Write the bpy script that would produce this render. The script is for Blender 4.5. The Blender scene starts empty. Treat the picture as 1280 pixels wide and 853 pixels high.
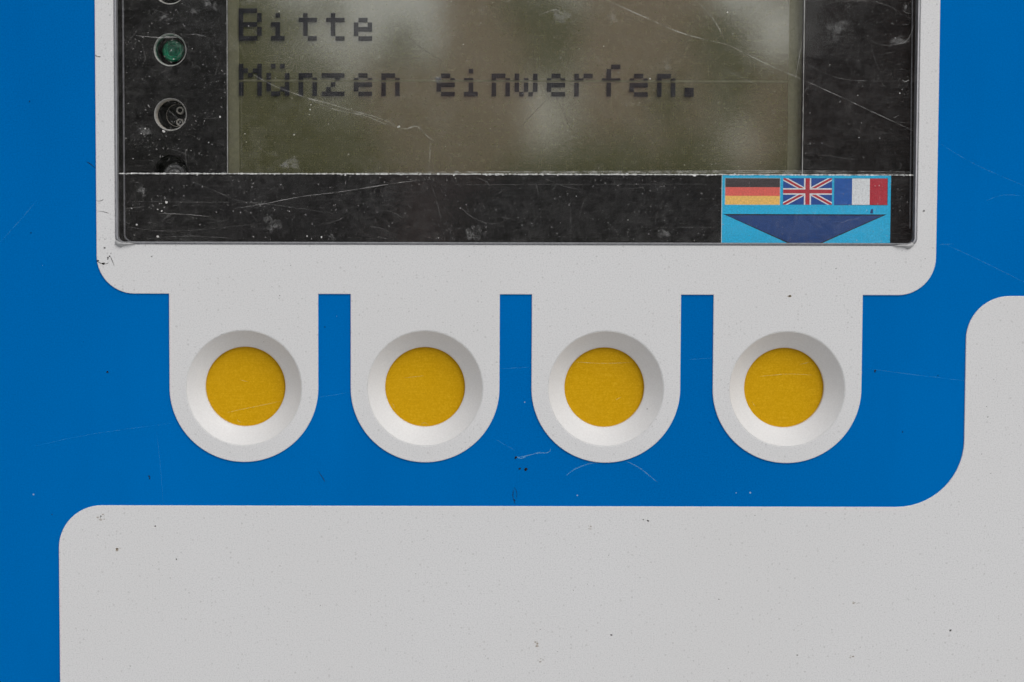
import bpy, bmesh, math, random
from mathutils import Vector, Matrix, noise
from mathutils.geometry import tessellate_polygon
R = math.radians
random.seed(7)
scene = bpy.context.scene
col = scene.collection

# ------------------------------------------------------------------ camera, sky, sun, exposure
S = 0.0002            # one design unit on the panel = 0.2 mm
ZC = 1.30             # height of the picture centre above the ground
FOOT_U, FOOT_V, CAM_D = 540.0, 268.3, 0.51984   # where the camera stands square in front of the panel

cam_d = bpy.data.cameras.new('camera'); cam = bpy.data.objects.new('camera', cam_d); col.objects.link(cam)
cam_d.sensor_width = 36; cam_d.lens = 2604 / 1280 * 36; cam_d.shift_x = 100 / 1280
cam_d.clip_start = 0.01; cam_d.clip_end = 2000
cam.rotation_euler = (Matrix.Rotation(R(90 - 3.483), 3, 'X') @ Matrix.Rotation(R(0.12), 3, 'Z')).to_euler()
cam.location = ((FOOT_U - 640) * S, -CAM_D, ZC + (426.5 - FOOT_V) * S)
cam_d.dof.use_dof = True; cam_d.dof.focus_distance = 0.5212; cam_d.dof.aperture_fstop = 8.0
scene.camera = cam

SUN_EL, SUN_AZ = 48, 150
w = bpy.data.worlds.new('World'); scene.world = w; w.use_nodes = True
nt = w.node_tree; bg = nt.nodes['Background']
sky = nt.nodes.new('ShaderNodeTexSky'); sky.sky_type = 'NISHITA'; sky.sun_disc = False
sky.sun_elevation = R(SUN_EL); sky.sun_rotation = R(SUN_AZ)
sky.air_density = 1.0; sky.dust_density = 3.0; sky.ozone_density = 1.0
hs = nt.nodes.new('ShaderNodeHueSaturation'); hs.inputs['Saturation'].default_value = 0.30   # overcast: nearly colourless
nt.links.new(sky.outputs[0], hs.inputs['Color']); nt.links.new(hs.outputs[0], bg.inputs['Color'])
bg.inputs['Strength'].default_value = 0.15
sun_d = bpy.data.lights.new('sun', 'SUN'); sun = bpy.data.objects.new('sun', sun_d); col.objects.link(sun)
sun_d.energy = 0.7; sun_d.angle = R(32); sun_d.color = (1.0, 0.985, 0.965)
sd = Vector((math.sin(R(SUN_AZ)) * math.cos(R(SUN_EL)), math.cos(R(SUN_AZ)) * math.cos(R(SUN_EL)), math.sin(R(SUN_EL))))
sun.rotation_euler = sd.to_track_quat('Z', 'Y').to_euler(); sun.location = sd * 20
vs = scene.view_settings
vs.view_transform = 'Standard'; vs.look = 'None'; vs.gamma = 1; vs.use_curve_mapping = False
vs.exposure = 0.0

# ------------------------------------------------------------------ material helpers
def new_mat(name, base=(.5, .5, .5), rough=.5, metal=0.0, spec=.5):
    m = bpy.data.materials.new(name); m.use_nodes = True
    b = m.node_tree.nodes['Principled BSDF']
    b.inputs['Base Color'].default_value = (*base, 1); b.inputs['Roughness'].default_value = rough
    b.inputs['Metallic'].default_value = metal; b.inputs['Specular IOR Level'].default_value = spec
    return m
class NB:                                     # tiny node builder
    def __init__(s, m): s.t = m.node_tree; s.b = s.t.nodes.get('Principled BSDF'); s.out = s.t.nodes.get('Material Output')
    def n(s, typ, **kw):
        o = s.t.nodes.new(typ)
        for k, v in kw.items(): setattr(o, k, v)
        return o
    def l(s, a, b): s.t.links.new(a, b)
    def obj(s, scale=(1, 1, 1)):
        tc = s.n('ShaderNodeTexCoord'); mp = s.n('ShaderNodeMapping'); mp.inputs['Scale'].default_value = scale
        s.l(tc.outputs['Object'], mp.inputs['Vector']); return mp.outputs[0]
    def noise(s, vec, scale, detail=2, rough=.5):
        o = s.n('ShaderNodeTexNoise'); o.inputs['Scale'].default_value = scale
        o.inputs['Detail'].default_value = detail; o.inputs['Roughness'].default_value = rough
        s.l(vec, o.inputs['Vector']); return o.outputs['Fac']
    def vor(s, vec, scale):
        o = s.n('ShaderNodeTexVoronoi'); o.inputs['Scale'].default_value = scale; s.l(vec, o.inputs['Vector']); return o
    def ramp(s, fac, stops, interp='LINEAR'):
        o = s.n('ShaderNodeValToRGB'); o.color_ramp.interpolation = interp; e = o.color_ramp.elements
        while len(e) < len(stops): e.new(0.5)
        for q, (p, c) in zip(e, stops): q.position = p; q.color = (*c, 1) if not isinstance(c, (int, float)) else (c, c, c, 1)
        s.l(fac, o.inputs[0]); return o.outputs[0]
    def math(s, op, a, b=None, c=None):
        o = s.n('ShaderNodeMath', operation=op)
        for i, v in enumerate((a, b, c)):
            if v is None: continue
            if isinstance(v, (int, float)): o.inputs[i].default_value = v
            else: s.l(v, o.inputs[i])
        return o.outputs[0]
    def mix(s, fac, a, b, blend='MIX'):
        o = s.n('ShaderNodeMix', data_type='RGBA', blend_type=blend)
        for i, v in ((0, fac), (6, a), (7, b)):
            if isinstance(v, (int, float)): o.inputs[i].default_value = v
            elif isinstance(v, tuple): o.inputs[i].default_value = (*v, 1)
            else: s.l(v, o.inputs[i])
        return o.outputs[2]
    def bump(s, h, strength, dist):
        o = s.n('ShaderNodeBump'); o.inputs['Strength'].default_value = strength; o.inputs['Distance'].default_value = dist
        s.l(h, o.inputs['Height']); s.l(o.outputs[0], s.b.inputs['Normal']); return o

# powder coated off-white with fine dark speckle
def speckled_white():
    m = new_mat('speckled_white_coat', rough=.5, spec=.35); k = NB(m); v = k.obj()
    fine = k.noise(v, 2900, 3, .7); mid = k.noise(v, 1500, 2, .6); broad = k.noise(v, 14, 3, .5)
    c = k.ramp(fine, [(.26, (.475, .475, .473)), (.48, (.622, .621, .617)), (.74, (.695, .694, .69))])
    c = k.mix(k.ramp(broad, [(.40, 0.0), (.75, 0.35)]), c, (.585, .575, .555))
    sp = k.vor(v, 1050)                                   # ~1 mm cells, sparse dots
    cell = k.n('ShaderNodeSeparateColor'); k.l(sp.outputs['Color'], cell.inputs[0])
    size = k.math('MULTIPLY', k.math('POWER', cell.outputs[0], 3), .30)
    dot = k.math('LESS_THAN', sp.outputs['Distance'], size)
    c = k.mix(k.math('MULTIPLY', dot, k.math('MULTIPLY', cell.outputs[1], .4)), c, (.28, .272, .26))
    sp2 = k.vor(v, 190)
    cell2 = k.n('ShaderNodeSeparateColor'); k.l(sp2.outputs['Color'], cell2.inputs[0])
    dot2 = k.math('LESS_THAN', sp2.outputs['Distance'], k.math('MULTIPLY', k.math('POWER', cell2.outputs[2], 9), .060))
    c = k.mix(k.math('MULTIPLY', dot2, .8), c, (.12, .115, .10))
    k.l(c, k.b.inputs['Base Color']); k.bump(k.math('ADD', mid, fine), .18, .00005)
    return m
WHITE = speckled_white()

def blue_paint():
    m = new_mat('blue_enamel', rough=.5, spec=0.0); k = NB(m); v = k.obj()
    broad = k.noise(v, 9, 4, .55); fine = k.noise(v, 2600, 3, .7)
    c = k.ramp(fine, [(.3, (.0, .101, .340)), (.7, (.0, .142, .455))])
    c = k.mix(k.ramp(k.noise(k.obj((7, 7, 5)), 1, 3, .55), [(.36, 0.0), (.66, .55)]), c, (.0, .155, .50))
    st = k.noise(k.obj((30, 30, 6)), 1, 4, .6)
    c = k.mix(k.ramp(st, [(.50, 0.0), (.8, .40)]), c, (.0, .095, .33))
    sp = k.vor(v, 300); cell = k.n('ShaderNodeSeparateColor'); k.l(sp.outputs['Color'], cell.inputs[0])
    dot = k.math('LESS_THAN', sp.outputs['Distance'], k.math('MULTIPLY', k.math('POWER', cell.outputs[0], 8), .08))
    c = k.mix(k.math('MULTIPLY', dot, .7), c, k.ramp(cell.outputs[1], [(.45, (.004, .03, .09)), (.55, (.3, .42, .55))], 'CONSTANT'))
    k.l(c, k.b.inputs['Base Color'])
    k.l(k.ramp(broad, [(.3, .36), (.7, .52)]), k.b.inputs['Roughness']); k.bump(fine, .12, .00004)
    return m
BLUE = blue_paint()

def smooth_white():
    m = new_mat('smooth_white_plastic', (.66, .66, .655), .26, spec=.6); k = NB(m); v = k.obj()
    f = k.noise(v, 2500, 2, .6)
    c = k.ramp(f, [(.3, (.625, .622, .615)), (.7, (.685, .685, .68))])
    sp = k.vor(v, 260); cell = k.n('ShaderNodeSeparateColor'); k.l(sp.outputs['Color'], cell.inputs[0])
    dot = k.math('LESS_THAN', sp.outputs['Distance'], k.math('MULTIPLY', k.math('POWER', cell.outputs[0], 6), .09))
    c = k.mix(k.math('MULTIPLY', dot, .7), c, (.14, .12, .09))
    k.l(c, k.b.inputs['Base Color']); k.bump(f, .10, .00004)
    return m
DISH = smooth_white()

def yellow_metal():
    m = new_mat('yellow_anodised', (.6, .3, .01), .5, 0.0, .10); k = NB(m)
    brush = k.noise(k.obj((180, 180, 4200)), 1, 3, .6); grain = k.noise(k.obj(), 2600, 3, .75); broad = k.noise(k.obj(), 130, 3, .5)
    c = k.ramp(k.math('ADD', k.math('MULTIPLY', brush, .3), k.math('MULTIPLY', grain, .7)),
               [(.28, (.46, .245, .0)), (.52, (.57, .315, .001)), (.74, (.69, .41, .02))])
    c = k.mix(k.ramp(broad, [(.4, 0.0), (.8, .25)]), c, (.55, .30, .008))
    k.l(c, k.b.inputs['Base Color']); k.l(k.ramp(grain, [(.3, .34), (.7, .52)]), k.b.inputs['Roughness']); k.bump(grain, .15, .00004)
    return m
YELLOW = yellow_metal()

def plain(name, c, rough=.5, var=.18, scale=900, metal=0.0, spec=.5):
    m = new_mat(name, c, rough, metal, spec); k = NB(m); f = k.noise(k.obj(), scale, 3, .6)
    k.l(k.ramp(f, [(.3, tuple(x * (1 - var) for x in c)), (.7, tuple(x * (1 + var) for x in c))]), k.b.inputs['Base Color'])
    return m
BLACK = plain('black_plastic', (.006, .0055, .0055), .55, .35, 1500, spec=.15)
STRIPBLACK = plain('black_label_backing', (.011, .010, .0105), .6, .35, 1500, spec=.15)
CUTEDGE = plain('pale_cut_edge', (.34, .34, .33), .5, .3, 3000)
RIM = plain('polished_rim', (.50, .49, .47), .35, .2, 2000, .2)
GREYGASKET = plain('grey_gasket', (.26, .26, .275), .45, .25, 1200)
DARKGASKET = plain('dark_gasket', (.045, .044, .048), .5, .3, 1200)
HOLDER = plain('lamp_holder_brown', (.60, .56, .49), .5, .2, 1500)
GREENLED = plain('green_lens', (.008, .19, .10), .25, .35, 1700, spec=.5)
GREENDARK = plain('green_lens_core', (.005, .13, .075), .3, .3, 1700)
CLEARLED = plain('clear_lens', (.07, .068, .066), .25, .3, 1500)
PIN = plain('pin_ring', (.50, .47, .43), .35, .2, 2500, .4)
DOTINK = plain('lcd_dark_dot', (.006, .0065, .012), .5, .4, 3000, spec=.2)
HOUSING = plain('grey_housing', (.09, .10, .12), .5, .1, 200)

def lcd_back():
    m = new_mat('lcd_olive_ground', (.1, .1, .05), .06, spec=.5); k = NB(m); v = k.obj(); k.b.inputs['IOR'].default_value = 2.8
    sx = k.n('ShaderNodeSeparateXYZ'); tc = k.n('ShaderNodeTexCoord'); k.l(tc.outputs['Object'], sx.inputs[0])
    per = 2.87 * S * 1.0115
    def line(o):                                # dark gap between lcd cells
        fr = k.math('FRACT', k.math('DIVIDE', k.math('ADD', o, 50 * per * 1000), per)); return k.math('LESS_THAN', fr, .30)
    g = k.math('MAXIMUM', line(sx.outputs[0]), line(sx.outputs[2]))
    n1 = k.noise(v, 700, 3, .7); n2 = k.noise(k.obj((40, 40, 900)), 1, 3, .6)
    c = k.ramp(n1, [(.3, (.094, .092, .043)), (.7, (.128, .124, .066))])
    c = k.mix(k.math('MULTIPLY', g, .30), c, (.045, .046, .024))
    c = k.mix(k.ramp(n2, [(.5, 0.0), (.75, .18)]), c, (.06, .055, .03))
    k.l(c, k.b.inputs['Base Color']); return m
LCD = lcd_back()
LCDEDGE = plain('lcd_border', (.145, .142, .09), .6, .12, 1200, spec=.2)
LCDROW = plain('lcd_dead_row', (.14, .137, .088), .6, .15, 1500, spec=.2)

def veil(name, color, alpha, scale, lo=.0):
    m = bpy.data.materials.new(name); m.use_nodes = True; k = NB(m)
    d = k.n('ShaderNodeBsdfDiffuse'); d.inputs[0].default_value = (*color, 1)
    t = k.n('ShaderNodeBsdfTransparent'); mx = k.n('ShaderNodeMixShader')
    f = k.noise(k.obj(), scale, 2, .6)
    k.l(k.ramp(f, [(.3, lo), (.62, alpha)]), mx.inputs[0]); k.l(t.outputs[0], mx.inputs[1]); k.l(d.outputs[0], mx.inputs[2])
    k.l(mx.outputs[0], k.out.inputs[0]); return m
SCRATCH = veil('pale_scratch', (.75, .74, .70), .30, 500, .03)
SCRATCHFAINT = veil('faint_scratch', (.7, .69, .66), .11, 500, .0)
DUST = veil('pale_dust', (.75, .74, .70), .30, 2500, .03)
GLINT = plain('white_chip', (.82, .81, .77), .5, .1, 2000)
SMEAR = veil('dried_smear', (.6, .6, .58), .07, 2600, .0)
DARKSCR = veil('dark_scratch', (.03, .03, .025), .28, 900, .0)
BLUESCR = veil('pale_blue_scratch', (.26, .56, .80), .42, 900, .10)
BLUESCRFAINT = veil('faint_blue_scratch', (.10, .40, .70), .22, 500, .0)
DIRT = veil('black_dirt', (.02, .018, .014), .95, 2500, .35)
TAN = veil('tan_stain', (.33, .25, .14), .5, 2500, .0)

def pane_front():
    m = bpy.data.materials.new('clear_pane_front'); m.use_nodes = True; k = NB(m)
    t = k.n('ShaderNodeBsdfTransparent'); t.inputs[0].default_value = (.985, .985, .98, 1)
    g = k.n('ShaderNodeBsdfGlossy'); g.inputs['Roughness'].default_value = .03
    fr = k.n('ShaderNodeFresnel'); ge = k.n('ShaderNodeNewGeometry')     # the same reflectance from both sides, as a thin sheet has
    k.l(k.math('ADD', k.math('MULTIPLY', ge.outputs['Backfacing'], 1 / 1.68 - 1.68), 1.68), fr.inputs[0])
    m1 = k.n('ShaderNodeMixShader'); k.l(fr.outputs[0], m1.inputs[0]); k.l(t.outputs[0], m1.inputs[1]); k.l(g.outputs[0], m1.inputs[2])
    d = k.n('ShaderNodeBsdfDiffuse'); d.inputs[0].default_value = (.66, .65, .63, 1)
    f1 = k.noise(k.obj(), 420, 5, .75); f2 = k.noise(k.obj((500, 500, 1900)), 1, 4, .7); f3 = k.noise(k.obj(), 45, 4, .6)
    h = k.math('MULTIPLY', k.ramp(f1, [(.40, .0), (.82, .065)]), k.ramp(f3, [(.35, .25), (.65, 1.0)]))
    h = k.math('ADD', h, k.ramp(f2, [(.60, .0), (.85, .04)]))
    f4 = k.noise(k.obj((90, 90, 2600)), 1, 3, .65); f5 = k.noise(k.obj(), 1500, 3, .7)
    h = k.math('ADD', h, k.math('MULTIPLY', k.ramp(f4, [(.50, .0), (.80, .045)]), k.ramp(f5, [(.40, .1), (.65, 1.0)])))
    h = k.math('ADD', h, .001)
    m2 = k.n('ShaderNodeMixShader'); k.l(h, m2.inputs[0]); k.l(m1.outputs[0], m2.inputs[1]); k.l(d.outputs[0], m2.inputs[2])
    k.l(m2.outputs[0], k.out.inputs[0]); return m
def pane_back():
    m = bpy.data.materials.new('clear_pane_back'); m.use_nodes = True; k = NB(m)
    t = k.n('ShaderNodeBsdfTransparent'); t.inputs[0].default_value = (.97, .97, .965, 1)
    k.l(t.outputs[0], k.out.inputs[0]); return m
PANE_F, PANE_B = pane_front(), pane_back()
def pane_edge_mat():
    m = new_mat('pane_edge', (.30, .30, .31), .3, spec=.5); k = NB(m); f = k.noise(k.obj((1500, 1500, 300)), 1, 3, .6)
    k.l(k.ramp(f, [(.3, (.34, .34, .35)), (.7, (.55, .55, .56))]), k.b.inputs['Base Color']); return m
PANE_E = pane_edge_mat()

# ------------------------------------------------------------------ geometry helpers
def P(u, v, y=0.0):                      # design units on the panel -> world; y in mm, positive into the machine
    return ((u - 640) * S, y * .001, ZC + (426.5 - v) * S)
def seen(u, v, y):                       # design position of something y mm behind the panel that shows at (u, v)
    k = 1 + y * .001 / CAM_D
    return FOOT_U + (u - FOOT_U) * k, FOOT_V + (v - FOOT_V) * k
def PS(u, v, y): return P(*seen(u, v, y), y)

def link(name, verts, faces, mats, parent=None, mi=None, smooth=False, kind=None):
    me = bpy.data.meshes.new(name); me.from_pydata(verts, [], faces)
    for m in (mats if isinstance(mats, (list, tuple)) else [mats]): me.materials.append(m)
    if mi: me.polygons.foreach_set('material_index', mi)
    if smooth: me.polygons.foreach_set('use_smooth', [True] * len(me.polygons))
    me.update()
    o = bpy.data.objects.new(name, me); col.objects.link(o); o.parent = parent
    if kind: o['kind'] = kind
    return o
def tag(o, label=None, cat=None, group=None, kind=None):
    for k, v in (('label', label), ('category', cat), ('group', group), ('kind', kind)):
        if v: o[k] = v
    return o

def arc(cx, cy, r, a0, a1, n=14):
    return [(cx + r * math.cos(R(a0 + (a1 - a0) * i / n)), cy + r * math.sin(R(a0 + (a1 - a0) * i / n))) for i in range(n + 1)]
def rrect(u0, v0, u1, v1, r, n=10):
    return (arc(u1 - r, v1 - r, r, 0, 90, n) + arc(u0 + r, v1 - r, r, 90, 180, n) +
            arc(u0 + r, v0 + r, r, 180, 270, n) + arc(u1 - r, v0 + r, r, 270, 360, n))
def circ(cx, cy, r, n=96): return [(cx + r * math.cos(2 * math.pi * i / n), cy + r * math.sin(2 * math.pi * i / n)) for i in range(n)]
def area(p): return .5 * sum(p[i - 1][0] * p[i][1] - p[i][0] * p[i - 1][1] for i in range(len(p)))
def offset(p, d):                        # move a closed loop inwards (d > 0) for positive-area loops
    out = []; n = len(p)
    for i in range(n):
        a, b, c = p[i - 1], p[i], p[(i + 1) % n]
        e1 = Vector((b[0] - a[0], b[1] - a[1])); e2 = Vector((c[0] - b[0], c[1] - b[1]))
        if e1.length < 1e-6: e1 = e2
        if e2.length < 1e-6: e2 = e1
        n1 = Vector((-e1.y, e1.x)).normalized(); n2 = Vector((-e2.y, e2.x)).normalized()
        m = n1 + n2
        if m.length < 1e-6: m = n1
        m.normalize(); q = d / max(.5, m.dot(n1)); out.append((b[0] + m.x * q, b[1] + m.y * q))
    return out
def dedupe(p):
    o = []
    for q in p:
        if not o or (abs(q[0] - o[-1][0]) + abs(q[1] - o[-1][1])) > 1e-4: o.append(q)
    if abs(o[0][0] - o[-1][0]) + abs(o[0][1] - o[-1][1]) < 1e-4: o.pop()
    return o
def plate(name, outer, holes, y0, y1, mats, parent, bev=.4, bev_mm=.1, back=True):
    """flat plate, front face at y0 (mm), back at y1, with a small rounded front edge"""
    loops = []
    for i, lp in enumerate([outer] + list(holes)):
        lp = dedupe(lp)
        if (area(lp) < 0) != (i > 0): lp = lp[::-1]
        loops.append(lp)
    V, F, MI = [], [], []
    caps = [offset(lp, bev) for lp in loops]; mids = [offset(lp, bev * .3) for lp in loops]
    idx = []
    for cp in caps:
        idx.append(len(V)); V += [P(u, v, y0) for u, v in cp]
    flat = [(u, v) for cp in caps for u, v in cp]
    base = list(range(len(V)))
    for t in tessellate_polygon([[Vector((u, v, 0)) for u, v in cp] for cp in caps]):
        a = [flat[q] for q in t]; s = area(a)
        F.append(tuple(t) if s < 0 else tuple(t[::-1])); MI.append(0)
    for lp, md, i0 in zip(loops, mids, idx):
        n = len(lp); a0 = len(V); V += [P(u, v, y0 + bev_mm * .3) for u, v in md]
        b0 = len(V); V += [P(u, v, y0 + bev_mm) for u, v in lp]
        c0 = len(V); V += [P(u, v, y1) for u, v in lp]
        for i in range(n):
            j = (i + 1) % n
            for p, q in ((i0, a0), (a0, b0), (b0, c0)):
                F.append((p + j, q + j, q + i, p + i)); MI.append(1 if len(mats) > 1 and p != i0 else 0)
    return link(name, V, F, mats, parent, MI)
def lathe(name, c, prof, mats, parent, n=96, mi=None, smooth=True):
    """prof: list of (radius in design units, y mm); axis along y at design centre c"""
    V, F, M = [], [], []
    for r, y in prof:
        V += [P(c[0] + r * math.cos(2 * math.pi * i / n), c[1] + r * math.sin(2 * math.pi * i / n), y) for i in range(n)]
    for k in range(len(prof) - 1):
        for i in range(n):
            j = (i + 1) % n; F.append((k * n + i, k * n + j, (k + 1) * n + j, (k + 1) * n + i)); M.append(mi[k] if mi else 0)
    o = link(name, V, F, mats, parent, M, smooth); o.data.set_sharp_from_angle(angle=R(28)); return o
def ribbon_geo(V, F, pts, wd, y, jit=.35, taper=True, deep=True, rng=random):
    n = len(pts); b = len(V)
    for i, (u, v) in enumerate(pts):
        a, c = pts[max(0, i - 1)], pts[min(n - 1, i + 1)]
        d = Vector((c[0] - a[0], c[1] - a[1])); d = d.normalized() if d.length else Vector((1, 0))
        h = wd * .5 * (1 + rng.uniform(-jit, jit))
        if taper: h *= min(1, .25 + 3 * min(i, n - 1 - i) / max(1, n - 1))
        f = PS if deep else P
        V.append(f(u - d.y * h, v + d.x * h, y)); V.append(f(u + d.y * h, v - d.x * h, y))
    for i in range(n - 1):
        F.append((b + 2 * i, b + 2 * i + 1, b + 2 * i + 3, b + 2 * i + 2))
def smoothline(pts, step=4, wob=.12, rng=random):        # Catmull-Rom through the points, with a little wobble
    out = []; n = len(pts)
    for i in range(n - 1):
        p0, p1, p2, p3 = pts[max(0, i - 1)], pts[i], pts[i + 1], pts[min(n - 1, i + 2)]
        m = max(2, int(math.hypot(p2[0] - p1[0], p2[1] - p1[1]) / step))
        for k in range(m):
            t = k / m
            q = [.5 * (2 * p1[a] + (p2[a] - p0[a]) * t + (2 * p0[a] - 5 * p1[a] + 4 * p2[a] - p3[a]) * t * t + (3 * p1[a] - p0[a] - 3 * p2[a] + p3[a]) * t ** 3) for a in (0, 1)]
            out.append((q[0] + rng.uniform(-wob, wob), q[1] + rng.uniform(-wob, wob)))
    out.append(pts[-1]); return out
def blob_geo(V, F, u, v, r, y, rng=random, deep=True, n=6, el=1.0, ang=0):
    b = len(V); f = PS if deep else P
    for i in range(n):
        a = 2 * math.pi * i / n; q = r * rng.uniform(.55, 1.2); x, z = q * el * math.cos(a), q * math.sin(a)
        V.append(f(u + x * math.cos(ang) - z * math.sin(ang), v + x * math.sin(ang) + z * math.cos(ang), y))
    F.append(tuple(range(b, b + n)))

# ------------------------------------------------------------------ setting: the ground in front of the machine
def ground_mat():
    m = new_mat('pale_paving', (.2, .19, .17), .85, spec=.2); k = NB(m); v = k.obj()
    a = k.noise(v, 1.3, 4, .6); b_ = k.noise(v, 60, 3, .6)
    c = k.mix(.5, k.ramp(a, [(.3, (.38, .378, .375)), (.7, (.48, .478, .475))]), k.ramp(b_, [(.3, (.34, .338, .335)), (.7, (.50, .498, .495))]))
    k.l(c, k.b.inputs['Base Color']); return m
g = 400
tag(link('ground', [(-g, -g, 0), (g, -g, 0), (g, g, 0), (-g, g, 0)], [(0, 1, 2, 3)], ground_mat()), kind='structure')

# ------------------------------------------------------------------ the ticket machine
mach = bpy.data.objects.new('ticket_machine', None); col.objects.link(mach); mach.location = (0, 0, 0)
tag(mach, 'blue and white ticket machine front with display window and four round yellow buttons', 'ticket machine')

LOBE_X = [304.8, 531.4, 757.6, 984.3]; LOBE_Y = 485.8; LOBE_R = 93.1
DISH_R, CAP_R = 72.4, 50.4
OPEN = (144.9, -330, 1143.7, 306.6)
# blue front panel (with cut-outs)
blue = plate('front_panel', rrect(-190, -470, 1490, 1230, 26), [rrect(OPEN[0] - 4, OPEN[1] - 4, OPEN[2] + 4, OPEN[3] + 4, 12)] +
             [circ(x, LOBE_Y, DISH_R + 2) for x in LOBE_X], 0, 24, [BLUE], mach, 5, 1.0)
tag(blue, 'glossy blue front panel')
# housing behind and below
def box(name, lo, hi, mat, parent, bev=.006):
    bm = bmesh.new(); bmesh.ops.create_cube(bm, size=1)
    for q in bm.verts: q.co = Vector([lo[i] + (q.co[i] + .5) * (hi[i] - lo[i]) for i in range(3)])
    bmesh.ops.bevel(bm, geom=bm.edges[:], offset=bev, segments=3, affect='EDGES', profile=.5)
    me = bpy.data.meshes.new(name); bm.to_mesh(me); bm.free(); me.materials.append(mat)
    o = bpy.data.objects.new(name, me); col.objects.link(o); o.parent = parent; return o
xl, xr = P(-180, 0)[0], P(1480, 0)[0]
box('housing', (xl, .0245, 0), (xr, .27, P(0, -480)[2]), HOUSING, mach)
box('skirt', (xl + .01, .004, .02), (xr - .01, .0243, P(0, 1240)[2]), HOUSING, mach, .004)

# white display surround with four hanging lobes
L, Rr, T, B = 121.7, 1168.0, -410, 368.0
sur = arc(Rr - 47, B - 47, 47, 0, 90)
for x in reversed(LOBE_X):
    sur += [(x + LOBE_R, B)] + arc(x, LOBE_Y, LOBE_R, 0, 180, 60) + [(x - LOBE_R, B)]
sur += arc(L + 47, B - 47, 47, 90, 180) + arc(L + 47, T + 47, 47, 180, 270) + arc(Rr - 47, T + 47, 47, 270, 360)
surround = plate('display_surround', sur, [rrect(*OPEN, 9)] + [circ(x, LOBE_Y, DISH_R) for x in LOBE_X], -.35, -.004, [WHITE], mach, .7, .14)
tag(surround, 'speckled off-white plate framing the display, with four rounded lobes')
# white lower panel
low = arc(71.5 + 54, 634 + 54, 54, 180, 270)[0:] + arc(1207 - 84, 634 - 84, 84, 90, 0) + arc(1207 + 54, 368.7 + 54, 54, 180, 270) + \
    [(1450, 368.7), (1450, 1190), (71.5, 1190)]
lower = plate('lower_panel', low, [], -.35, -.004, [WHITE], mach, .7, .14)
tag(lower, 'speckled off-white lower panel stepping up on the right')

# ---- the four push buttons: yellow cap (part) with its dish (sub-part)
caps = []
names = ['leftmost round yellow push button', 'second round yellow push button from the left',
         'third round yellow push button from the left', 'rightmost round yellow push button']
for i, x in enumerate(LOBE_X):
    y_in = 4.0
    cap = lathe('push_button', (x, LOBE_Y), [(0.01, 5.22), (CAP_R + 2.2, 5.22), (CAP_R + 2.8, 5.35), (CAP_R + 2.8, 9)], [YELLOW], mach)
    tag(cap, names[i])
    prof = [(DISH_R - .05, -.22), (DISH_R - .5, -.26), (DISH_R - .9, -.16)]
    for k in range(1, 13):
        t = k / 12; prof.append((DISH_R - .9 + (CAP_R + .4 - DISH_R + .9) * t, -.16 + (y_in + .16) * (t + .04 * math.sin(math.pi * t))))
    prof += [(CAP_R + .05, y_in + .12), (CAP_R, 5.14), (CAP_R + 3, 5.16)]
    lathe('button_dish', (x, LOBE_Y), prof, [DISH], cap).data.flip_normals()
    caps.append(cap)

# ---- display: mask, lamps, lcd
YM = 3.0
ul, vt = seen(136, -325, YM); ur, vb = seen(1150, 312, YM)
m0, mv0 = seen(285.6, -150, YM); m1, mv1 = seen(999.4, 296, YM)
lamp_v = [-10.5, 65.5, 145.3, 215.5]; HR = 20.2
holes = [circ(*seen(214.6, v, YM), HR, 48) for v in lamp_v]
mask = plate('display_mask', [(ul, vt), (ur, vt), (ur, vb), (ul, vb)], [[(m0, mv0), (m1, mv0), (m1, mv1), (m0, mv1)]] + holes, YM, YM + 1.6, [BLACK, BLACK], mach, .5, .1)
tag(mask, 'black mask around the liquid crystal display')
# pale cut edges either side of the lcd window
for u in (285.3, 1000.2):
    V, F = [], []; ribbon_geo(V, F, [(u, -150 + k * 8) for k in range(47)], .95, YM - .02, .35, False); link('cut_edge', V, F, CUTEDGE, mask)
for k, v in enumerate(lamp_v):
    c = seen(214.6, v, YM)
    lathe('lamp_rim', c, [(HR + .15, YM - .02), (HR - .1, YM - .02), (HR - 1.5, YM + .75), (HR - 1.6, YM + 1.2)], [RIM if k < 3 else BLACK], mask, 48)
    lathe('lamp_tube', c, [(HR - 1.2, YM + 1.2), (HR - 1.6, YM + 4.5), (HR - 4, YM + 5.0), (HR - 4.5, 16.5), (.01, 16.6)],
          [HOLDER if k in (0, 2) else GREENDARK if k == 1 else BLACK, BLACK], mask, 48, [0, 1, 1, 1])
# green lamp lens in the second hole, bare socket in the third, clear lens in the last
def lens(u, v, y, r, mats, mi=None):
    c = seen(u, v, y)
    return lathe('lamp_lens', c, [(.01, y - .5), (r * .20, y - .45), (r * .34, y - .15), (r * .52, y), (r * .62, y - .25), (r * .86, y - .1), (r, y + .5), (r * 1.02, y + 5)],
                 mats, mask, 40, [1, 1, 1, 0, 0, 0, 0])
tag(lens(218.3, 66.5, 6.8, 14.0, [GREENLED, GREENDARK]), 'green lamp lens in its hole')
tag(lens(219.5, 220, 6.0, 15.0, [CLEARLED, CLEARLED]), 'clear lamp lens half hidden by the black strip')
c = seen(224.0, 146.4, 8.0)
lathe('lamp_socket', c, [(15.2, 16.0), (14.6, 7.9), (13.9, 7.8), (13.4, 8.0), (13.2, 9.0), (.01, 9.1)], [PIN, BLACK], mask, 40, [1, 0, 1, 1, 1])
for pu, pv in ((226.6, 140.3), (226.2, 155.2)):
    lathe('contact_pin', seen(pu, pv, 7.6), [(4.9, 9.0), (4.8, 7.7), (4.3, 7.5), (3.3, 7.5), (2.8, 7.7), (2.7, 10.5), (.01, 10.6)], [PIN, BLACK], mask, 24, [0, 0, 0, 0, 1, 1])

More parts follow.
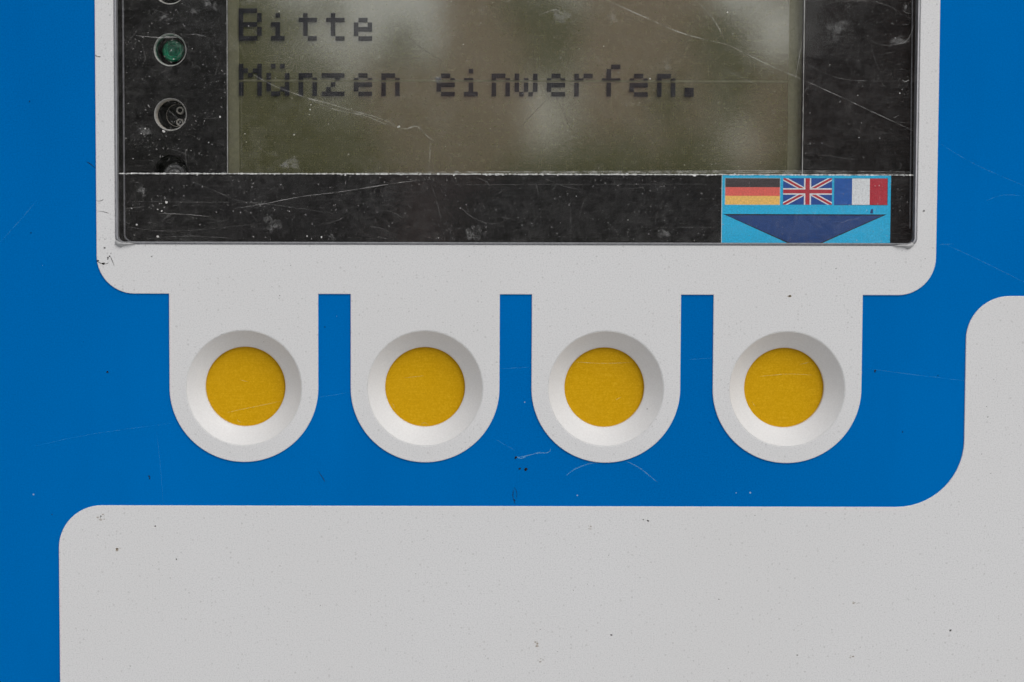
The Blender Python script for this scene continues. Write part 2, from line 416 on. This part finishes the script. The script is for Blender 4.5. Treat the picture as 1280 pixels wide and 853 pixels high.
YL = 5.6          # lcd ground
YD = 5.0          # dark cells float just in front of it, so they throw the soft shadow the photo shows
def quad(u0, v0, u1, v1, y): return [PS(u0, v0, y), PS(u1, v0, y), PS(u1, v1, y), PS(u0, v1, y)]
lcd = link('display_screen', quad(276, -160, 1010, 300, YL), [(3, 2, 1, 0)], LCD, mach)
tag(lcd, 'olive green liquid crystal display')
for (a, b) in ((279, 300.0), (981.5, 1008)):
    link('screen_border', quad(a, -158, b, 298, YL - .05), [(3, 2, 1, 0)], LCDEDGE, lcd)
link('dead_pixel_row', quad(300.2, 101.9, 981.3, 104.3, YL - .06), [(3, 2, 1, 0)], LCDROW, lcd)

FONT = {
 'B': ["####.", "#...#", "#...#", "####.", "#...#", "#...#", "####."],
 'i': [".....", "..#..", ".....", ".##..", "..#..", "..#..", ".###."],
 't': [".....", "..#..", ".####", "..#..", "..#..", "..#..", "...##"],
 'e': [".....", ".....", "..##.", ".#..#", ".####", ".#...", "..###"],
 'M': ["#...#", "##.##", "#.#.#", "#...#", "#...#", "#...#", "#...#"],
 'ü': [".#.#.", ".....", "#...#", "#...#", "#...#", "#..##", ".##.#"],
 'n': [".....", ".....", ".###.", ".#..#", ".#..#", ".#..#", ".#..#"],
 'z': [".....", ".....", "#####", "...#.", "..#..", ".#...", "#####"],
 'w': [".....", ".....", "#...#", "#.#.#", "#.#.#", "#.#.#", ".#.#."],
 'r': [".....", ".....", ".#.##", ".##..", ".#...", ".#...", ".#..."],
 'f': ["...##", "..#..", "..#..", ".####", "..#..", "..#..", "..#.."],
 '.': [".....", ".....", ".....", ".....", ".....", ".##..", ".##.."]}
PU, PV = 5.705, 5.66
def char(ch, u0, v0, dead=None):
    V, F = [], []
    for r, row in enumerate(FONT[ch]):
        for c_, q in enumerate(row):
            if q != '#': continue
            for a in (0, 1):
                for b in (0, 1):                 # each font dot is two by two lcd cells
                    x0 = u0 + (c_ + a * .5) * PU; y0 = v0 + (r + b * .5) * PV
                    if dead and r == 3 and b == 1: continue
                    g_ = .16; n = len(V); x1 = x0 + PU * .5 - g_; y1 = y0 + PV * .5 - g_
                    V += quad(x0, y0, x1, y1, YD) + quad(x0, y0, x1, y1, YD + .08)
                    F += [(n + 3, n + 2, n + 1, n), (n + 4, n + 5, n + 6, n + 7), (n, n + 1, n + 5, n + 4), (n + 1, n + 2, n + 6, n + 5), (n + 2, n + 3, n + 7, n + 6), (n + 3, n, n + 4, n + 7)]
    return link('display_character', V, F, DOTINK, lcd)
CP = 34.21
for i, ch in enumerate('Bitte'): char(ch, 299.8 + i * CP, 14.4)
for i, ch in enumerate('Münzen einwerfen.'):
    if ch != ' ': char(ch, 299.8 + i * CP, 82.6, True)

# ---- black label strip along the bottom of the window
YS = 2.55
su0, sv0 = seen(145, 219.0, YS); su1, sv1 = seen(1146, 311, YS)
strip = plate('label_strip', [(su0, sv0), (su1, sv0), (su1, sv1), (su0, sv1)], [], YS, YS + .35, [STRIPBLACK], mach, .4, .08)
tag(strip, 'scuffed black strip below the display')
V, F = [], []
rg = random.Random(3)
ribbon_geo(V, F, [(150 + k * 1.6, 218.4 + .35 * noise.noise((k * .11, 0, 0))) for k in range(619)], 1.25, -.93, .75, False, rng=rg)
for k in range(60):
    blob_geo(V, F, rg.uniform(152, 1135), 218.6 + rg.uniform(-.8, 1.2), rg.uniform(.5, 1.3), -.935, rg, el=rg.uniform(1, 2.2))
link('strip_top_edge', V, F, plain('pale_film_edge', (.50, .50, .48), .5, .5, 1200), strip)
V, F = [], []
ribbon_geo(V, F, smoothline([(430, 217.8), (560, 216.0), (700, 215.1), (860, 214.2), (980, 213.6), (1134, 214.6)], 5, .2, rg), 1.3, -.93, .5, rng=rg)
ribbon_geo(V, F, smoothline([(640, 216.6), (800, 216.2), (960, 215.8), (1134, 216.4)], 5, .25, rg), 1.0, -.93, .5, rng=rg)
link('strip_edge_haze', V, F, SCRATCH, strip)

# ---- gaskets: grey rim of the pane, black channel, thin pale bead
def frame_bar(name, outer, inner, y0, y1, mat, parent):
    return plate(name, outer, [inner], y0, y1, [mat], parent, .5, .15)
frame_bar('pane_gasket', rrect(OPEN[0] + .2, OPEN[1] + .2, OPEN[2] - .2, OPEN[3] - .2, 9), rrect(OPEN[0] + 3.0, OPEN[1] + 5, OPEN[2] - 2.6, OPEN[3] - 3.2, 8), -.25, 2.9, GREYGASKET, mach)
BEAD = plain('grey_bead', (.13, .13, .14), .4, .3, 1500)
for wd, bead in ((2.0, [(156.6, -300 + 20 * k) for k in range(30)] + arc(156.6 + 9, 293.5, 9, 180, 95, 8)), (1.5, [(1133.8 + (v / 300) * 1.4, v) for v in range(-300, 300, 15)])):
    V, F = [], []; ribbon_geo(V, F, bead, wd, 2.2, .1, False); link('gasket_bead', V, F, BEAD, mach)

# ---- clear cover pane
po = dedupe(rrect(OPEN[0] + 2.2, OPEN[1] + 3, OPEN[2] - 1.8, OPEN[3] - 2.0, 8)); n = len(po)
if area(po) < 0: po = po[::-1]
pi_ = offset(po, 1.6)
V = [P(u, v, -.9) for u, v in pi_] + [P(u, v, -.55) for u, v in po] + [P(u, v, 2.15) for u, v in po]
F = [tuple(range(n - 1, -1, -1)), tuple(range(2 * n, 3 * n))]; MI = [0, 1]
for i in range(n):
    j = (i + 1) % n
    for a in (0, n): F.append((a + j, a + n + j, a + n + i, a + i)); MI.append(2)
pane = link('cover_pane', V, F, [PANE_F, PANE_B, PANE_E], mach, MI)
tag(pane, 'scratched clear cover pane over the display')
# lump of sealant at the lower corners
for (u, v, s) in ((151.5, 306.0, 1), (1133, 306.3, -1)):
    V, F = [], []
    pts = [(-6 * s, -5), (-7 * s, 0), (-3 * s, 3), (1 * s, 4.6), (5 * s, 2.2), (11 * s, 1.2), (20 * s, .4), (12 * s, -1.6), (3 * s, -2.2)]
    b = len(pts); V = [P(u + a, v + c_, -.42) for a, c_ in pts] + [P(u + a * .6, v + c_ * .5, -1.0) for a, c_ in pts]
    F = [tuple(range(b, 2 * b))] + [(i, (i + 1) % b, b + (i + 1) % b, b + i) for i in range(b)]
    link('sealant_lump', V, F, plain('grey_sealant', (.36, .36, .355), .4, .15, 1500), mach, smooth=True)

# ------------------------------------------------------------------ wear on the pane
YF = -.93
def marks(name, lines, mat, parent, y=YF, step=6, wob=.12):
    V, F = [], []
    for wd, pts in lines: ribbon_geo(V, F, smoothline(pts, step, wob, rg), wd * .7, y, .4, rng=rg)
    return link(name, V, F, mat, parent, kind='stuff')
marks('scratches', [
    (1.5, [(752, 2), (800, 23), (850, 44), (906, 58)]), (1.1, [(906, 58), (960, 84), (1000, 101)]), (.9, [(1000, 101), (1060, 128), (1138, 164)]),
    (1.5, [(318, 96), (334, 105), (352, 113), (386, 125), (410, 131), (440, 140), (470, 148), (490, 156), (498, 161)]),
    (1.0, [(386, 126), (420, 139), (455, 146), (480, 156), (498, 161)]),
    (1.5, [(498, 161), (508, 162.5), (518, 159), (526, 163), (534, 172), (543, 178)]), (.8, [(537, 178), (537, 196), (535, 214)]),
    (1.2, [(172, 48), (200, 50.5), (230, 50)]), (1.6, [(206, 48.5), (226, 50.5)]), (1.0, [(230, 48), (246, 46), (262, 50)]),
    (1.0, [(292, 262), (330, 256), (375, 247), (430, 240), (500, 229), (548, 224)]), (.9, [(200, 268), (232, 269), (262, 272)]),
    (1.2, [(866, 3), (888, 27), (903, 54)]), (.9, [(998, 52), (994, 76), (990, 100)]),
    (1.2, [(672, 22), (682, 18), (693, 15), (700, 20), (704, 16)]), (1.4, [(623, 3), (632, 6), (638, 0)]),
    (1.2, [(1121, 14), (1126, 18), (1132, 19)]), (1.4, [(1122, 100), (1126, 103), (1131, 101)]), (1.2, [(1112, 148), (1119, 145)]),
    (.9, [(905, 90), (925, 99), (945, 108)]), (1.0, [(520, 204), (520, 218)]),
], SCRATCH, pane)
ln = [
    (1.0, [(158, 253), (250, 254), (330, 254)]), (1.2, [(230, 224), (270, 240), (300, 252), (350, 258), (420, 268)]), (.9, [(158, 262), (195, 258)]),
    (1.0, [(536, 224), (545, 250), (552, 280), (556, 300)]), (1.1, [(566, 250), (590, 272), (616, 280), (640, 272)]), (1.4, [(590, 221), (608, 228), (612, 236)]),
    (1.0, [(676, 222), (700, 232), (722, 237)]), (.8, [(520, 232), (680, 231), (900, 230)]), (.8, [(712, 260), (713, 296)]), (.8, [(800, 284), (900, 284)]),
    (1.1, [(1004, 14), (1040, 5), (1080, 4), (1110, 12), (1124, 24)]), (1.4, [(1108, 58), (1128, 52), (1136, 32)]), (1.1, [(1080, 52), (1100, 58), (1122, 56)]),
    (1.0, [(1002, 80), (1050, 100), (1136, 102)]), (.9, [(440, 70), (470, 100), (520, 130)]), (.8, [(306, 166), (330, 190), (352, 196)]),
    (1.2, [(1095, 70), (1112, 66)]), (.9, [(180, 300), (240, 296), (300, 300)]), (.9, [(160, 285), (220, 290), (330, 280)]),
    (1.0, [(690, 125), (730, 150), (760, 165)]), (1.0, [(780, 128), (815, 138)]), (.8, [(303, 92), (303, 218)]),
]
for k in range(240):                                   # short hairs, curls and nicks
    zone = rg.random()
    if zone < .40: u, v = rg.uniform(160, 1130), rg.uniform(224, 298)
    elif zone < .62: u, v = rg.uniform(160, 284), rg.uniform(2, 214)
    elif zone < .74: u, v = rg.uniform(1004, 1132), rg.uniform(2, 214)
    else: u, v = rg.uniform(300, 995), rg.uniform(2, 214)
    a = rg.uniform(0, 6.28) if rg.random() < .6 else rg.gauss(0, .15); l = rg.uniform(3, 13) if rg.random() < .75 else rg.uniform(14, 45); bend = rg.uniform(-1.2, 1.2)
    if l > 14: bend *= .25
    pts = [(u, v)]
    for q in range(4):
        a += bend * .6; u2, v2 = pts[-1][0] + math.cos(a) * l / 4, pts[-1][1] + math.sin(a) * l / 4
        pts.append((min(1134, max(153, u2)), min(301, max(-4, v2))))
    ln.append((rg.uniform(.6, 1.1), pts))
marks('faint_scratches', ln, SCRATCHFAINT, pane, YF - .004, 4, .1)
marks('dark_scratches', [(1.2, [(650, 160), (668, 140), (690, 118)]), (1.0, [(668, 105), (690, 117), (712, 121)]), (1.1, [(690, 117), (702, 140), (712, 166)]), (1.0, [(500, 40), (525, 62), (560, 84)]), (1.0, [(700, 128), (706, 150)])], DARKSCR, pane, YF - .008)
# dust specks
V, F = [], []
for k in range(5200):
    z = rg.random()
    if z < .45: u, v = rg.uniform(155, 1134), rg.uniform(221, 301)
    elif z < .72: u, v = rg.uniform(155, 284), rg.uniform(-4, 216)
    elif z < .80: u, v = rg.uniform(1004, 1132), rg.uniform(-4, 216)
    else: u, v = rg.uniform(288, 998), rg.uniform(-4, 216)
    if noise.noise((u * .02, v * .03, 4)) < rg.uniform(-.5, .35): continue
    blob_geo(V, F, u, v, .28 + .75 * rg.random() ** 5, YF - .012, rg, n=5, el=rg.uniform(1, 1.8), ang=rg.uniform(0, 3))
link('dust_specks', V, F, DUST, pane, kind='stuff')
V, F = [], []
for u, v, r in [(206, 166, 2.4), (183, 163, 1.4), (178, 169, 1.0), (233, 3, .8), (276, 148, 1.5), (388, 139, 1.6), (389, 133, 1.0), (387, 145, .8), (368, 170, 1.2), (307, 169, 1.0),
                (498, 160, 1.8), (166, 262, .9), (198, 263, 1.3), (203, 265, 1.4), (172, 282, 1.6), (198, 297, 1.8), (402, 297, 2.0), (384, 296, 1.6), (209, 254, 2.2), (1120, 117, 1.0), (578, 58, .8),
                (242, 64, 1.0), (216, 66, .9), (219, 77, .9), (312, 36, 1.0), (350, 18, .9), (810, 100, 1.2), (752, 60, .8), (905, 18, 1.3), (1070, 172, .8), (1068, 120, .8), (240, 190, 1.0), (262, 180, .8), (168, 200, .9),
                (1091, 232, .7), (1096, 231.5, 1.0), (1100, 233, .7)]:
    blob_geo(V, F, u, v, r * .7, YF - .016, rg, n=7, el=rg.uniform(1, 1.5), ang=rg.uniform(0, 3))
for k in range(40):
    u, v = rg.uniform(156, 1130), rg.uniform(0, 300); blob_geo(V, F, u, v, rg.uniform(.3, .55), YF - .016, rg, n=5)
link('white_chips', V, F, veil('pale_chip', (.80, .79, .75), .8, 2500, .3), pane, kind='stuff')
V, F = [], []
for u, v, r, e, a in [(184, 166, 8, 1.2, .3), (414, 296, 6, 1.0, 1), (340, 279, 11, 1.1, .4), (592, 290, 11, 1.1, 1.2), (365, 207, 9, 1.6, .1), (356, 209, 6, 1.4, .8), (310, 6, 6, 1.8, 0), (243, 18, 5, 1.5, .4), (205, 26, 4, 2.6, -.4),
                      (700, 22, 9, 1.8, .1), (762, 25, 6, 1.2, 0), (830, 82, 8, .7, .3), (545, 100, 7, 1.8, -.6), (830, 292, 9, 1.2, 0), (1125, 12, 5, .7, 0), (1115, 54, 8, 2.2, -.2), (178, 240, 7, .8, .4), (1040, 40, 14, 1.0, .5), (270, 12, 5, .7, 0), (262, 8, 6, 1.3, .2)]:
    for q in range(14):
        blob_geo(V, F, u + rg.gauss(0, r * .38 * e) , v + rg.gauss(0, r * .38), r * rg.uniform(.15, .5), YF - .020 - .0015 * q, rg, n=7, el=e, ang=a)
link('dried_smears', V, F, SMEAR, pane, kind='stuff')

# ------------------------------------------------------------------ wear on the painted panels
def pmarks(name, lines, mat, parent, y):
    V, F = [], []
    for wd, pts in lines: ribbon_geo(V, F, smoothline(pts, 3, .2, rg), wd, y, .4, deep=False, rng=rg)
    return link(name, V, F, mat, parent, kind='stuff')
pmarks('scratches', [
    (1.0, [(709, 595), (722, 586), (738, 580), (752, 578.5), (760, 578.5)]), (1.0, [(784, 577), (800, 585), (813, 595), (824, 604)]),
    (1.3, [(647, 572), (655, 571.5), (664, 569), (675, 566.5), (682, 567), (688, 565), (689, 561)]), (1.0, [(646, 571), (652, 574), (660, 570)]),
], BLUESCR, blue, -.02)
pmarks('faint_scratches', [
    (1.0, [(0, 306), (22, 282), (48, 252)]), (1.0, [(1172, 180), (1215, 205), (1280, 233)]), (1.0, [(1084, 460), (1140, 467), (1207, 475)]), (1.0, [(1175, 303), (1210, 318), (1280, 352)]),
    (1.0, [(1172, 305), (1190, 304)]), (.8, [(398, 497), (420, 494), (440, 490)]), (.8, [(625, 461), (664, 459)]), (.8, [(860, 449), (890, 447)]), (.5, [(40, 560), (110, 545), (215, 530)]), (.5, [(195, 540), (200, 590), (203, 634)]),
    (.8, [(620, 550), (645, 564)]), (.8, [(1230, 250), (1250, 243), (1276, 244)]),
], BLUESCRFAINT, blue, -.024)
V, F = [], []
for u, v, r, e, a in [(185, 598, 2.0, .5, 0), (1094, 463, 2.0, .8, 0), (657, 587, 1.6, 1.6, 0), (651, 586.5, 1.2, 1.5, .2), (134, 466, 1.5, 1.4, 0), (646, 572, 1.6, 1.2, 0), (644, 626, 1.2, .5, 0), (63, 646, 1, 1, 0), (40, 130, .9, 1, 0), (1130, 540, .8, 1, 0), (1250, 610, .8, 1, 0)]:
    for q in range(4): blob_geo(V, F, u + rg.gauss(0, r * .4), v + rg.gauss(0, r * .5), r * rg.uniform(.4, .9), -.028 - .001 * q, rg, False, 7, e, a)
for pts in ([(110, 204), (116, 208), (121, 212)], [(644, 610), (642, 620), (645, 632)], [(644, 610), (647, 618), (646, 625)], [(398, 590), (404, 600), (406, 604)]):
    ribbon_geo(V, F, smoothline(pts, 3, .3, rg), .7, -.034, .5, deep=False, rng=rg)
link('dirt_specks', V, F, DIRT, blue, kind='stuff')
VS, FS, VL, FL = [], [], [], []
def bl(u, v, r, e=1, a=0, n=3):
    V, F = (VL, FL) if v > 600 or u > 1200 else (VS, FS)
    for q in range(n): blob_geo(V, F, u + rg.gauss(0, r * .4), v + rg.gauss(0, r * .4), r * rg.uniform(.4, .9), -.37 - .0015 * q, rg, False, 7, e, a)
for q in [(131.5, 312, 1.8, .6), (136, 323, 1.6), (138, 321.5, 1.3), (130, 330.5, 1.5, 1.9), (124, 327.5, 1.4, 1.6), (139.5, 317.5, .9), (190.5, 321.5, .8), (132.5, 300, .6), (812, 651.5, 1.8, 1.3), (806, 650, 1, 1.6), (124, 648, 1.4, 1), (144, 689, 1.3, 1.7), (193, 660, 1, 1.6), (219, 702, 1, 1),
          (1194, 790, 1.3), (677, 790, .8), (902, 752, .9), (1152, 263, 1.2, 1.6), (1043, 335, 1.1, 1.3), (986, 368.5, 1.6), (350, 370, .8), (349, 374, .6), (767, 797, 1.3, 2), (160, 838, .8), (946, 645, .7), (1154, 322, .6), (305, 300, .6), (330, 428, .5), (1080, 812, .7), (520, 720, .7), (400, 760, .6), (1236, 520, .7), (560, 340, .6)]:
    bl(*q)
for pts in ([(139, 322), (142, 328), (144, 334)], [(122, 327), (126, 330), (133, 331), (137, 329)], [(122, 252), (127, 253), (131, 250)], [(122, 72), (125, 74.5), (129, 74)], [(123, 265), (131, 266), (138, 268)]):
    ribbon_geo(VS, FS, smoothline(pts, 3, .3, rg), .8, -.374, .5, deep=False, rng=rg)
for k in range(45):
    u, v = rg.choice([(rg.uniform(90, 1278), rg.uniform(645, 850)), (rg.uniform(150, 1140), rg.uniform(315, 362)), (rg.uniform(1225, 1278), rg.uniform(390, 640)), (rg.uniform(125, 142), rg.uniform(0, 300))])
    blob_geo(*((VL, FL) if v > 600 or u > 1200 else (VS, FS)), u, v, rg.uniform(.3, .7), -.378, rg, False, 5)
link('dirt_specks', VS, FS, DIRT, surround, kind='stuff'); link('dirt_specks', VL, FL, DIRT, lower, kind='stuff')
V, F = [], []
for u, v, r in [(674, 808, 3.5), (678, 830, 3), (1070, 824, 3), (1073, 755, 3), (740, 660, 3), (147, 690, 4), (126, 648, 4), (985, 368, 3)]:
    for q in range(5): blob_geo(V, F, u + rg.gauss(0, r * .6), v + rg.gauss(0, r * .4), r * rg.uniform(.15, .45), -.382 - .001 * q, rg, False, 6, 1.5)
link('tan_stains', V, F, TAN, lower, kind='stuff')

# small nicks on the yellow caps
NICK = veil('pale_nick', (.85, .68, .25), .55, 2500, .1)
for cap_, lines in zip(caps, ([[(284, 517), (300, 513), (330, 507), (352, 502)], [(296, 525), (298, 528), (301, 529)], [(300, 476), (310, 478)]], [[(527, 531), (531, 529), (536, 532)], [(490, 505), (493, 508), (492, 511)], [(505, 473), (530, 470)]],
                       [[(715, 452), (750, 454), (790, 453)], [(770, 500), (777, 496)]], [[(950, 470), (985, 467), (1015, 468)], [(941, 502), (945, 508)], [(1000, 455), (1012, 452)]])):
    V, F = [], []
    for pts in lines: ribbon_geo(V, F, smoothline(pts, 4, .1, rg), .6, 5.20, .4, rng=rg)
    link('nicks', V, F, NICK, cap_, kind='stuff')

# ------------------------------------------------------------------ flag sticker, lying on the black strip behind the pane
st = bpy.data.objects.new('flag_sticker', None); col.objects.link(st)
YK = YS - .02
st.location = PS(1005, 304, YK)
tag(st, 'light blue sticker with three flags over a dark blue arrow', 'sticker')
inv = Vector(st.location)
def poly(name, pts, y, mat, parent, label=None):
    V = [tuple(Vector(PS(u, v, y)) - (inv if True else 0)) for u, v in pts]
    a = [Vector(q) for q in V]
    F = [tuple(range(len(V)))] if area([(u, v) for u, v in pts]) < 0 else [tuple(range(len(V) - 1, -1, -1))]
    o = link(name, V, F, mat, parent)
    if label: o['label'] = label
    return o
def ink(name, c): return plain(name, c, .5, .17, 2300, spec=.4)
CYAN = ink('cyan_print', (.015, .46, .78)); NAVY = ink('navy_print', (.012, .052, .20)); INK = ink('black_print', (.012, .010, .012)); PALEEDGE = ink('pale_edge', (.45, .62, .68))
RED = ink('orange_red_print', (.80, .14, .115)); GOLD = ink('gold_print', (.92, .55, .15)); WHITEP = ink('white_print', (.78, .80, .82)); CRIMSON = ink('crimson_print', (.48, .03, .05)); ROYAL = ink('royal_blue_print', (.012, .10, .40)); GBLUE = ink('flag_blue_print', (.015, .075, .33))
DK = ink('flag_black_print', (.055, .044, .048))
def rect(u0, v0, u1, v1): return [(u0, v0), (u1, v0), (u1, v1), (u0, v1)]
poly('sticker_sheet', rect(900.2, 219.2, 1110.6, 304.5), YK, CYAN, st)
poly('sheet_edge', rect(900.0, 219.2, 900.9, 304.5), YK - .015, PALEEDGE, st)
# german style tricolour
f = poly('flag', rect(904.0, 222.4, 973.0, 256.0), YK - .02, PALEEDGE, st, 'black, red and gold horizontal striped flag')
for a, b, m in ((222.8, 233.9, DK), (233.9, 244.7, RED), (244.7, 255.5, GOLD)): poly('stripe', rect(904.6, a, 972.5, b), YK - .03, m, f)
# union flag
a0, a1, b0, b1 = 976.6, 1037.4, 222.6, 255.5; cx, cy = (a0 + a1) / 2, (b0 + b1) / 2
f = poly('flag', rect(a0, b0, a1, b1), YK - .02, GBLUE, st, 'blue flag with red and white crosses')
def clipband(p, q, wd):                # band along the diagonal p-q clipped to the flag
    d = Vector((q[0] - p[0], q[1] - p[1])).normalized(); nrm = Vector((-d.y, d.x)) * wd
    ext = d * 20
    pts = [Vector(p) - ext + nrm, Vector(q) + ext + nrm, Vector(q) + ext - nrm, Vector(p) - ext - nrm]
    for ax, lim, sg in ((0, a0, 1), (0, a1, -1), (1, b0, 1), (1, b1, -1)):
        out = []
        for i in range(len(pts)):
            s, e = pts[i - 1], pts[i]; ds, de = (s[ax] - lim) * sg, (e[ax] - lim) * sg
            if (ds < 0) != (de < 0): out.append(s + (e - s) * (ds / (ds - de)))
            if de >= 0: out.append(e)
        pts = out
    return [(p_.x, p_.y) for p_ in pts]
poly('white_diagonal', clipband((a0, b0), (a1, b1), 2.7), YK - .03, WHITEP, f); poly('white_diagonal', clipband((a0, b1), (a1, b0), 2.7), YK - .033, WHITEP, f)
poly('red_diagonal', clipband((a0, b0), (a1, b1), 1.35), YK - .04, CRIMSON, f); poly('red_diagonal', clipband((a0, b1), (a1, b0), 1.35), YK - .043, CRIMSON, f)
poly('white_cross_bar', rect(cx - 4.4, b0, cx + 4.4, b1), YK - .05, WHITEP, f); poly('white_cross_bar', rect(a0, cy - 4.0, a1, cy + 4.0), YK - .053, WHITEP, f)
poly('red_cross_bar', rect(cx - 2.7, b0, cx + 2.7, b1), YK - .06, CRIMSON, f); poly('red_cross_bar', rect(a0, cy - 2.4, a1, cy + 2.4), YK - .063, CRIMSON, f)
# french style tricolour
f = poly('flag', rect(1040.2, 222.6, 1106.8, 256.0), YK - .02, DK, st, 'blue, white and red vertical striped flag')
for a, b, m in ((1040.4, 1062.4, ROYAL), (1062.4, 1084.4, WHITEP), (1084.4, 1106.2, CRIMSON)): poly('stripe', rect(a, 222.9, b, 255.5), YK - .03, m, f)
# dark blue arrow with black outline
f = poly('arrow', [(902.2, 267.2), (1106.0, 267.4), (1023.2, 304.4), (985.6, 304.4)], YK - .02, INK, st, 'dark blue arrow pointing down')
poly('arrow_fill', [(907.0, 268.8), (1100.5, 268.8), (1022.0, 303.6), (987.4, 303.6)], YK - .03, NAVY, f)
poly('printed_tick', [(1086.4, 261), (1088.6, 260.5), (1088.8, 266.2), (1085, 266)], YK - .02, NAVY, st)

# ------------------------------------------------------------------ shrubs and walls added unseen behind the camera to shape the pane's blurred reflection
def leaf_mat(name, c):
    m = new_mat(name, c, .6, spec=.3); k = NB(m); f = k.noise(k.obj(), 4, 3, .6)
    k.l(k.ramp(f, [(.3, tuple(x * .6 for x in c)), (.7, tuple(x * 1.4 for x in c))]), k.b.inputs['Base Color']); return m
BARK = plain('brown_bark', (.16, .11, .075), .8, .3, 20)
def shrub(name, x, y, clumps, leaf, label, seed, size=.035, dens=1.0):
    """clumps: (x, height, radius) of each leafy mass; a stem and twigs carry them"""
    rr = random.Random(seed); root = bpy.data.objects.new(name, None); col.objects.link(root); root.location = (x, y, 0)
    tag(root, label, 'shrub', 'shrubs added to be mirrored in the display pane')
    V, F = [], []
    def tube(p, q, r0, r1, n=7):
        d = (Vector(q) - Vector(p)).normalized(); a = d.orthogonal().normalized(); b = d.cross(a); s = len(V)
        for c_, r_ in ((p, r0), (q, r1)):
            for i in range(n): V.append(tuple(Vector(c_) + (a * math.cos(2 * math.pi * i / n) + b * math.sin(2 * math.pi * i / n)) * r_))
        for i in range(n): F.append((s + i, s + (i + 1) % n, s + n + (i + 1) % n, s + n + i))
    tube((0, 0, 0), (0, 0, .75), .045, .03)
    V2, F2 = [], []
    for cx_, cz, cr in clumps:
        c_ = Vector((cx_ - x, rr.uniform(-.25, .25), cz)); tube((0, 0, .72), tuple(c_), .022, .005, 5)
        for k in range(int(dens * 900 * (cr / .25) ** 2)):
            p = c_ + Vector((rr.gauss(0, 1), rr.gauss(0, 1), rr.gauss(0, 1))) * cr * .5
            if p.z < .03: continue
            a = Vector((rr.gauss(0, 1), rr.gauss(0, 1), rr.gauss(0, 1))).normalized(); b = a.orthogonal().normalized(); s_ = size * rr.uniform(.6, 1.4); q = len(V2)
            V2 += [tuple(p - a * s_), tuple(p + b * s_ * .5), tuple(p + a * s_), tuple(p - b * s_ * .5)]; F2.append((q, q + 1, q + 2, q + 3))
    link('trunk', V, F, BARK, root); link('crown', V2, F2, leaf, root, kind='stuff')
    return root
def at(u, v, Y):                       # the point Y metres in front of the machine that is mirrored at (u, v) of the pane
    k = S * (CAM_D + Y) / CAM_D; return (cam.location.x + (u - FOOT_U) * k, cam.location.z + (FOOT_V - v) * k)
GREEN = leaf_mat('green_leaf', (.075, .105, .045)); RUST = leaf_mat('dry_brown_leaf', (.24, .13, .095)); PALE = leaf_mat('grey_green_leaf', (.10, .12, .08))
def cl(Y, *q): return [(*at(u, v, Y), r) for u, v, r in q]  # added foliage, arranged so its gaps mirror as pale spots
shrub('shrub', -.6, -6.0, cl(6.0, (330, 185, .20), (230, 130, .26), (405, 190, .15), (290, 110, .14), (200, 250, .3), (150, 40, .3), (380, 290, .3), (315, 50, .11), (350, 90, .07), (310, 0, .10), (370, 130, .08), (450, 250, .10), (360, 30, .06)), GREEN, 'green shrub added out of view to be mirrored in the left of the display pane', 1, dens=.9)
shrub('shrub', .35, -5.6, cl(5.6, (740, 260, .14), (680, 290, .2), (640, 225, .06), (800, 290, .2), (720, 225, .06), (620, 290, .12), (860, 275, .18), (790, 220, .07), (960, 290, .18), (900, 265, .10)), GREEN, 'low green shrub added out of view to be mirrored in the middle of the black strip', 2, dens=1.0)
shrub('shrub', .75, -6.2, cl(6.2, (790, 190, .06), (840, 120, .07), (690, 70, .075), (690, 20, .10), (910, 130, .06), (912, 90, .08), (910, 40, .09), (980, 240, .10), (850, 190, .05), (760, 200, .05), (640, 10, .06), (405, 95, .05), (500, 40, .05), (410, 20, .04), (690, 195, .05)), PALE, 'tall grey green shrub added out of view to be mirrored right of the middle of the display pane', 3, dens=.9)
shrub('shrub', 1.4, -5.8, cl(5.8, (1080, 220, .18), (1110, 140, .3), (1110, 40, .32), (1150, 290, .22)), RUST, 'dry brown shrub added out of view to be mirrored at the right of the display pane', 4, dens=.9)
PLASTER = plain('pinkish_brown_plaster', (.78, .54, .45), .85, .2, 3, spec=.2); COPING = plain('pale_stone_coping', (.45, .42, .38), .8, .15, 8)  # unseen wall sections added to lend the pane a warm brown reflection
for u0, u1, v0, which in ((450, 545, 75, 'leftmost'), (548, 661, -90, 'second from the left'), (724, 884, -60, 'third from the left'), (938, 1062, 75, 'rightmost')):
    Y = 9.0; (xa, z0), (xb, _) = at(u0, v0, Y), at(u1, v0, Y)
    wl = bpy.data.objects.new('reflection_wall', None); col.objects.link(wl); wl.location = ((xa + xb) / 2, -Y, 0)
    tag(wl, 'brown plastered wall section added out of view to be mirrored in the pane, %s of four' % which, 'wall', 'wall sections added behind the shrubs for the reflection'); hw = (xb - xa) / 2
    box('wall_face', (-hw, -.12, 0), (hw, .12, z0 - .05), PLASTER, wl, .01); box('coping', (-hw - .03, -.15, z0 - .048), (hw + .03, .15, z0), COPING, wl, .01)
